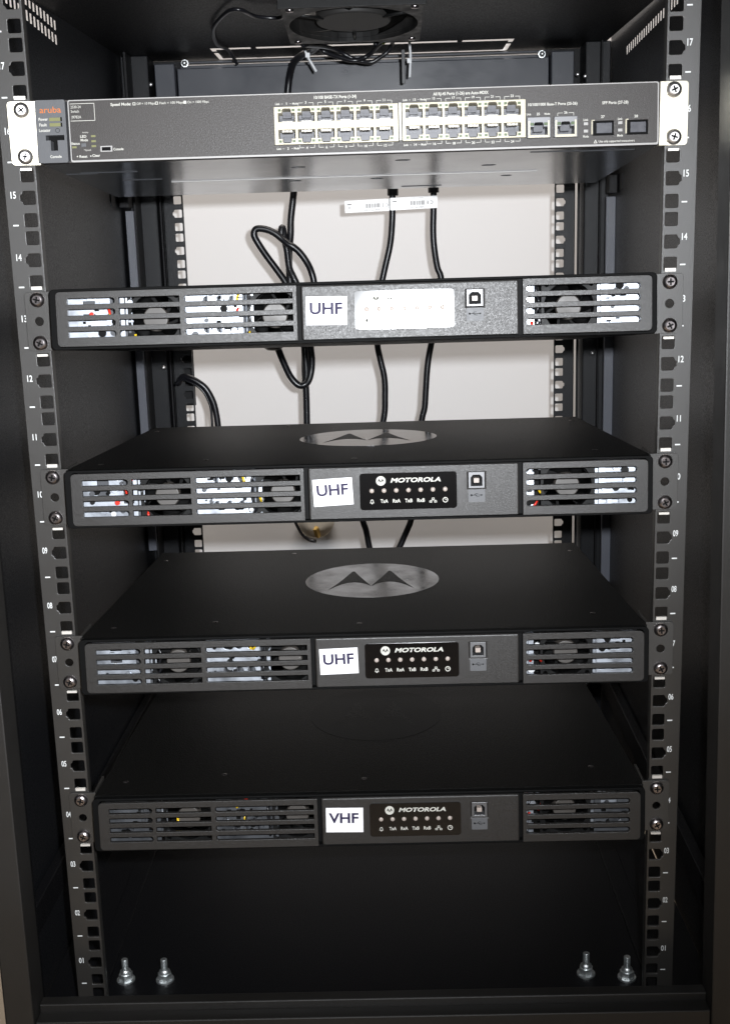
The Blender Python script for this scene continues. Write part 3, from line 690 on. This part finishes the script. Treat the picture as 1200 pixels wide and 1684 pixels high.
# port blocks
def port_hole(x, z, up):
    """opening 12 x 9.4 with stepped latch notch and led corners"""
    if up: P_ = [(0, 0), (12, 0), (12, 6.2), (9.2, 6.2), (9.2, 8.2), (8.4, 9.2), (3.6, 9.2), (2.8, 8.2), (2.8, 6.2), (0, 6.2)]
    else: P_ = [(0, 9.3), (0, 3.1), (2.8, 3.1), (2.8, 1.1), (3.6, .1), (8.4, .1), (9.2, 1.1), (9.2, 3.1), (12, 3.1), (12, 9.3)]
    return [(x + a, z + c) for a, c in P_]
for i0, xa, xb in ((0, -51.6, 36.3), (6, 39.2, 126.3)):
    hs = []
    for i in range(i0, i0 + 6): hs += [port_hole(PX(i), 1.5, True), port_hole(PX(i), -13.1, False)]
    m = MB(); m.plate(rect(xa, xb, -14.0, 11.9), hs, -7.2, 9); sp(m, 'port_block', 'cream', .2)
t = MB(); t.box(36.8, 38.7, -7.6, -6.05, -13.5, 12.2); sp(t, 'block_divider', 'wprint', .2)
def port_meshes(up):
    m = MB(); m.box(-.3, 12.3, 8.2, 9.2, -.2, 9.5)
    body = m.mesh('port', 'cavity')
    c = MB()
    if up: c.box(2.9, 9.1, 0, 8, 3.6, 7.9); c.box(.2, 11.8, 5, 8, 3.4, 6.0)
    else: c.box(2.9, 9.1, 0, 8, 1.5, 5.6); c.box(.2, 11.8, 5, 8, 3.3, 6)
    latch = c.mesh('port_tongue', 'cavity')
    g = MB()
    for k in range(8):
        x = 2.6 + .95 * k
        if up: g.box(x, x + .45, -4, 7, .1, 1.0)
        else: g.box(x, x + .45, -6.0, 3, 7.6, 9.1)
    gold = g.mesh('port_contacts', 'gold')
    l = MB()
    for x in (.15, 9.9): l.box(x, x + 2.0, -7.6, -6.9, 7.2 if up else .5, 8.8 if up else 2.1)
    led = l.mesh('port_led', 'gled')
    n = MB(); n.box(.02, 12 - .02, -6.8, 8, .02, .6) if up else n.box(.02, 12 - .02, -6.8, 8, 8.9, 9.2)
    return body, latch, gold, led
for up, z in ((True, 1.5), (False, -13.1)):
    me = port_meshes(up)
    for i in range(12):
        o = place('port', me[0], sw, (0, 0, 0)); o.matrix_local = Matrix.Rotation(-R(TS), 4, 'X') @ Matrix.Translation(Vector((PX(i), 0, z)) * S)
        for nm, q in zip(('port_tongue', 'port_contacts', 'port_led'), me[1:]): place(nm, q, o)
for x in (127.2, 146.2):
    hs = port_hole(x + 2.4, -13.4, True)
    m = MB(); m.plate(rect(x + .2, x + 16.6, -14.8, -.6), [[(a, min(c, -4.6) if False else c) for a, c in hs]], -7.4, 8); o = sp(m, 'gigabit_port', 'shield', .2)
    t = MB(); t.plate(rect(x + .9, x + 15.9, -14.6, -12.9), [], -7.7, -7.42); t.plate(rect(x + .9, x + 2.2, -12.8, -3), [], -7.7, -7.42); t.plate(rect(x + 14.6, x + 15.9, -12.8, -3), [], -7.7, -7.42); sp(t, 'port_surround', 'cream', .1, o)
    t = MB(); t.box(x + 2.2, x + 14.8, 6.5, 7.5, -13.6, -4); t.box(x + 5.2, x + 11.8, -2, 7, -9.8, -5.4); sp(t, 'port_cavity', 'cavity', 0, o)
    t = MB(); t.box(x + 6, x + 11, -7.0, -2, -5.6, -3.9); sp(t, 'port_latch', 'dark', 0, o)
    t = MB(); t.box(x + 2.3, x + 4.8, -8, -7.42, -6.4, -4.4); t.box(x + 12, x + 14.5, -8, -7.42, -6.4, -4.4); sp(t, 'port_led', 'gled', .1, o)
for x in (174.2, 198.2):
    m = MB(); m.plate(rect(x + .1, x + 14.5, -13.5, -4.3), [rect(x + 2.3, x + 14.0, -12.7, -5)], -5.6, 8); o = sp(m, 'fibre_port', 'dark', .15)
    t = MB(); t.box(x + 2.6, x + 13.8, -3.5, -2.5, -12.4, -5.2); sp(t, 'port_flap', 'cavity', .3, o)
    t = MB(); t.box(x - 1.6, x - .7, -7.4, -6.02, -13.5, -3.6); t.box(x - 1.6, x + .6, -7.4, -6.02, -4.3, -3.6); sp(t, 'port_spring', 'cream', .1, o)
    t = MB(); t.box(x - .6, x + 14.6, -6.6, -6.02, -14.4, -13.7); sp(t, 'port_lip', 'dark', .1, o)
# steel ears
for s_ in (-1, 1):
    x0, x1 = s_ * 221.6, s_ * 241.8; a, c = min(x0, x1), max(x0, x1)
    m = MB(); m.plate(rrect(a, c, -21.9, 21.9, 2.6, 4, (s_ > 0, s_ > 0, s_ < 0, s_ < 0)), [circ(s_ * 232.3, z, 3.6, 16) for z in (-15.875, 15.875)], -2.6, -.2)
    m.box(min(s_ * 221.6, s_ * 223.4), max(s_ * 221.6, s_ * 223.4), -.15, 60, -21.5, 21.5)
    if s_ > 0: m.box(221.4, 226.5, -4.6, -2.65, -21.6, 21.6)
    e = m.build('mounting_ear', 'swear', sw, .5)
    if s_ < 0:      # this ear is bent a little, so it catches the flash
        e.matrix_local = Matrix.Translation(Vector((-221.6, 0, 0)) * S) @ Matrix.Rotation(R(9.0), 4, 'Z') @ Matrix.Rotation(R(2.0), 4, 'X') @ Matrix.Translation(Vector((221.6, 0, 0)) * S)
    for z in (-15.875, 15.875):
        o = place('screw', SC['chrome'], e, (s_ * 231.8 + (-1 if s_ > 0 else 1) * random.uniform(0, .8), -3.6, z + random.uniform(-.5, .5)), (0, random.uniform(0, 3), 0))
    place('cage_nut', CN_T, e, (s_ * 232.55, -.2, 15.875)); place('cage_nut', CN_B, e, (s_ * 232.55, -.2, -15.875 - 1.0))

# ================================================================== ROOF FAN
T5 = R(-5.2)
fan = tag(empty('exhaust_fan', (3, 230, 792), (T5, 0, 0)), 'round black exhaust fan hanging under the cabinet roof', 'fan')
HF = lambda u, v, d: (u, v, d)
m = MB(); m.plate(rrect(-60, 60, -60, 60, 4), [circ(0, 0, 56.5, 48)] , 0, 4, f=HF); m.plate(rrect(-60, 60, -60, 60, 4), [circ(0, 0, 57, 48)], 24, 28, f=HF)
m.plate(circ(0, 0, 58.5, 48), [circ(0, 0, 56.6, 48)], 4.1, 23.9, f=HF); m.build('fan_frame', 'fanp', fan, .6)
MB().lathe((0, 0, 4), (0, 0, -1), [(33, -20), (33, 0), (32, 1.2), (31.4, 1.38), (31, 1.4), (30, 1.4), (0, 1.4)], 40).build('fan_hub', 'roofhub', fan)
fb = blade_mesh(32, 55, 5, 2, 16, 'fan_blade', 'fanp')
for k in range(5):
    o = place('fan_blade', fb, fan); o.rotation_euler = (Matrix.Rotation(2 * math.pi * k / 5 + .3, 3, 'Z') @ Matrix.Rotation(R(-90), 3, 'X')).to_euler(); o.location = (0, 0, .022)
for k in range(3):
    a = R(90 + 120 * k); m = MB(); m.tube([(30 * math.cos(a), 30 * math.sin(a), 3), (57 * math.cos(a), 57 * math.sin(a), 3)], 1.6, 6); m.build('fan_strut', 'fanp', fan)
m = MB(); m.box(-62, 62, -63.5, -61.5, -1, 30); m.build('fan_bracket', 'fanp', fan, .5)
for x in (-52.5, 52.5):
    for y in (-52.5, 52.5): MB().lathe((x, y, 0), (0, 0, -1), [(3.4, 0), (3.2, 1), (0, 1.6)], 14).build('fan_screw', 'dchrome', fan)

# ================================================================== CABLES
def cable(pts, r, label, mt='cable', cat='cable', group=None, name='power_cable'):
    o = MB().tube(pts, r, 12, sub=6).build(name, mt); return tag(o, label, cat, group)
CG = 'black cables hanging behind the equipment'
main = [(-77.1, 604, 697.6), (-80.7, 600, 663.9), (-85.3, 600, 634.1), (-86.4, 600, 616.2), (-89.8, 603, 587.4), (-89.0, 603, 554.6), (-80.1, 600, 517.5), (-75.2, 600, 481.6), (-75.7, 600, 450.1), (-75.2, 600, 419.7), (-75.9, 600, 381.4), (-76.5, 600, 345)]
gg = [(-30, 420, 812), (-47, 500, 812), (-61.8, 560, 815), (-72.9, 585, 811), (-79.1, 599, 800), (-83.0, 604, 780.9), (-86.6, 606, 746.7), (-80, 606, 715)]
cable(gg + main, 4.2, 'black cable running from the roof fan straight down the left of the wall', group=CG)
loop = [(-92.7, 594, 555.1), (-103.7, 592, 573.5), (-114.8, 590, 589.7), (-123.9, 588, 604.4), (-129.3, 588, 615.3), (-128.0, 588, 622.0), (-123.0, 588, 623.7), (-113.3, 588, 622.0), (-104.0, 588, 617.4), (-96.2, 588, 610.8), (-88.4, 586, 604.1), (-82.9, 586, 601.0), (-75.6, 587, 594.4), (-67.9, 588, 583.3), (-62.5, 590, 570.9), (-59.6, 590, 555.6), (-59.8, 590, 524.9), (-63.0, 590, 499.2), (-66.7, 590, 482.3), (-65.8, 590, 465.9), (-67.2, 590, 450.9), (-70.6, 588, 439.7), (-75.7, 586, 434.6), (-83.6, 586, 434.4), (-93.0, 586, 445.2), (-100.5, 584, 463.1), (-105.1, 582, 476.6), (-109, 578, 490), (-110.5, 576, 500)]
lp = cable([(-90, 595, 500), (-87, 595, 530)] + loop, 4.2, 'looped black cable tied to the left hanging cable, with a round black plug', group=CG)
m = MB().lathe((-110.8, 572, 497), (0, 0, 1), [(0, -18.5), (8, -17.5), (14, -13), (18, -6), (19.5, 2), (19.5, 18), (16, 26), (0, 27)], 28); m.build('round_plug', 'cable', lp)
cable([(-97.3, 597, 614), (-97.2, 597, 620), (-96.2, 598, 624), (-95.0, 599, 620), (-94.2, 598, 611.0), (-91.4, 597, 596.9), (-89.3, 595, 576.6), (-84.8, 593, 565.5), (-80.6, 593, 554.5), (-77.8, 594, 532.4), (-76, 594, 500), (-73.5, 594, 450), (-76, 594, 436)], 4.2, 'short black cable end bent over beside the looped cable', group=CG)
Dp = [(42.1, 600, 700), (38.6, 600, 665), (37.6, 600, 651.9), (37.1, 600, 630.5), (34.0, 600, 601.9), (26.9, 600, 573.2), (22.7, 600, 556.5), (14.4, 600, 522.2), (14.8, 600, 482.9), (18.0, 600, 462.5), (22.5, 600, 439.8), (22.9, 600, 417.0), (19.8, 600, 384.2), (1.3, 600, 325.0), (-10.8, 600, 278.0), (-9.4, 600, 257.3), (-5.8, 600, 244.4), (-2.5, 600, 224.3), (4, 600, 190), (8, 600, 90)]
Ep = [(87.4, 600, 705), (87.2, 600, 650.4), (86.1, 600, 614.8), (87.2, 600, 593.2), (90.5, 600, 571.3), (94.8, 600, 556.6), (92.0, 600, 520.0), (81.6, 600, 479.5), (76.6, 600, 453.4), (73.8, 600, 423.2), (71.9, 600, 400.4), (67.8, 600, 382.9), (61.4, 600, 331.2), (55.7, 600, 276.3), (51.4, 600, 254.9), (47.3, 600, 244.6), (39.1, 600, 226.4), (24, 600, 190), (10, 600, 90)]
cd = cable(Dp, 4.0, 'black cable in the middle, its white tag ending left of the other tag', group=CG)
ce = cable(Ep, 4.0, 'right hanging black cable, its white tag with the full CE mark', group=CG)
for o_, x, z in ((cd, 38.4, 662), (ce, 87.3, 664)):
    m = MB(); m.cyl((x, 600, z), (0, 0, 1), 6.6, 9, 16); m.build('strain_relief', 'cable', o_, .6)
def ctag(o_, x0, x1, z0, z1, y, slope):
    f = lambda u, v, d: (u, d, v + slope * (u - x0))
    m = MB(); m.plate(rrect(x0, x1, z0, z1, .8), [], y, y + .5, f=f); tg = m.build('cable_tag', 'tag', o_)
    L = x1 - x0; xf = lambda u, v: Vector((u, y - .12, v + slope * (u - x0)))
    t = MB(); rnd = random.Random(3)
    zc = (z0 + z1) / 2
    t.text('C E', x1 - 9, zc, 0, 4.0, w=8, xf=xf, rot=math.pi, bold=.01)
    t.text('3087791H07', x1 - 25, z0 + 2.2, 0, 2.0, w=19, xf=xf, rot=math.pi); t.text('Made in China', x1 - 24, z1 - 1.9, 0, 1.3, w=16, xf=xf, rot=math.pi)
    x = x1 - 33
    while x < x1 - 15.5:
        ww = rnd.choice((.3, .5, .8)); 
        if not (x1 - 27 < x < x1 - 25.6): t.poly(rect(x, x + ww, zc - 2.6, zc + 2.4), 0, None, xf)
        x += ww + rnd.choice((.35, .5, .7))
    t.poly(rect(x0 + 3, x0 + 8, zc + 2, zc + 3.1), 0, None, xf); t.text('X', x0 + 5.5, zc - 1.2, 0, 3, w=2.6, xf=xf, rot=math.pi)
    t.build('tag_print', 'grey_ink', tg)
ctag(cd, -19.8, 38, 639, 653.2, 603, .024); ctag(ce, 34.8, 91.4, 640.6, 655, 595, .020)
cable([(-232, 585, 440), (-224, 580, 449), (-214, 576, 447), (-205, 575, 442), (-197, 575, 435), (-190.8, 575, 424), (-186.6, 575, 410.9), (-184.1, 575, 388.2), (-184.6, 575, 365.4), (-187, 575, 330)], 3.9, 'thick black cable arching out from the left rear rail, outer strand of the pair', group=CG)
cable([(-234, 578, 440), (-224, 575, 446), (-214, 572, 442.5), (-206, 571, 438), (-199, 571, 431), (-194.2, 571, 421), (-191.0, 571, 409), (-190.6, 571, 388), (-190.8, 571, 365), (-193, 571, 330)], 1.5, 'thinner black cable arching out from the left rear rail, inner strand of the pair', group=CG)
cable([(-62.2, 300, 815), (-66, 316, 815), (-74.4, 323.9, 816), (-91.2, 317.5, 817), (-102.9, 293, 819), (-115.9, 306.5, 820), (-135.8, 370, 820), (-145.4, 424, 820), (-151.6, 505.6, 821), (-146, 560, 823), (-140, 590, 812)], 1.9, 'thin black wire curling along the roof to the fan', 'blkwire', 'wire')
cable([(-48, 330, 792), (-26, 480, 810), (0, 500, 800), (16, 500, 797), (24, 500, 800), (36, 500, 808), (40.5, 490, 816), (30.6, 450, 812), (22, 360, 795)], 2.3, 'thin black fan lead looping below the roof fan', 'blkwire', 'wire')
cable([(-40, 500, 815), (-34, 505, 810), (-14, 500, 802), (0, 498, 799), (14, 500, 804), (26, 480, 812), (34, 470, 815)], 2.6, 'black wire crossing behind the roof fan with a green end', 'blkwire', 'wire')
m = MB(); m.tube([(30, 470, 812), (34, 465, 816), (37, 462, 820)], 2.3, 8); tag(m.build('earth_wire', 'green'), 'short green and yellow earth wire end beside the roof fan', 'wire')
def tie(pts, hz, label):
    root = MB(); P_ = [Vector(p) for p in pts]
    root.tube(pts, 1.5, 6, sub=4); root.box(hz[0] - 2.4, hz[0] + 2.4, hz[1] - 2, hz[1] + 2, hz[2] - 2.4, hz[2] + 2.4)
    return tag(root.build('cable_tie', 'tie', None, .2), label, 'cable tie', 'white cable ties under the roof fan')
tie([(-57.9, 498, 823), (-56, 498, 814), (-52, 498, 804), (-43.6, 500, 789)], (-52.4, 498, 806), 'left white cable tie, slanting, tail pointing down right')
tie([(58.5, 500, 822), (59.5, 499, 812), (60, 498, 800), (58.8, 500, 780)], (58.6, 499, 797), 'right white cable tie hanging straight down beside a black strap')
m = MB(); m.box(50.5, 54.5, 520, 522, 776, 812); tag(m.build('hanging_strap', 'cable', None, .4), 'short black strap hanging beside the right cable tie', 'strap')
# white plug hanging behind the second repeater
pl = tag(empty('power_plug', (-83, 836, 206)), 'round cream power plug with brass clip hanging under the second repeater', 'plug')
MB().lathe((0, 0, 0), (0, -1, 0), [(0, -12), (24, -12), (27, -8), (27, 8), (25.5, 10), (12, 10.5), (0, 10.5)], 40).build('plug_body', 'plugw', pl)
m = MB(); m.hexa([(-1, -22, -22), (4, -19, -25), (7, -12, -22), (2, -12, -19), (-4, -22, -11), (1, -19, -12), (4, -12, -9), (-1, -12, -7)]); m.build('brass_clip', 'brass', pl, .3)
cable([(-126, 822, 246), (-120, 822, 225), (-115, 822, 211), (-110, 822, 199), (-103, 822, 186), (-93, 822, 178), (-83, 822, 176)], 2.2, 'thin black lead curving round the left of the cream plug')
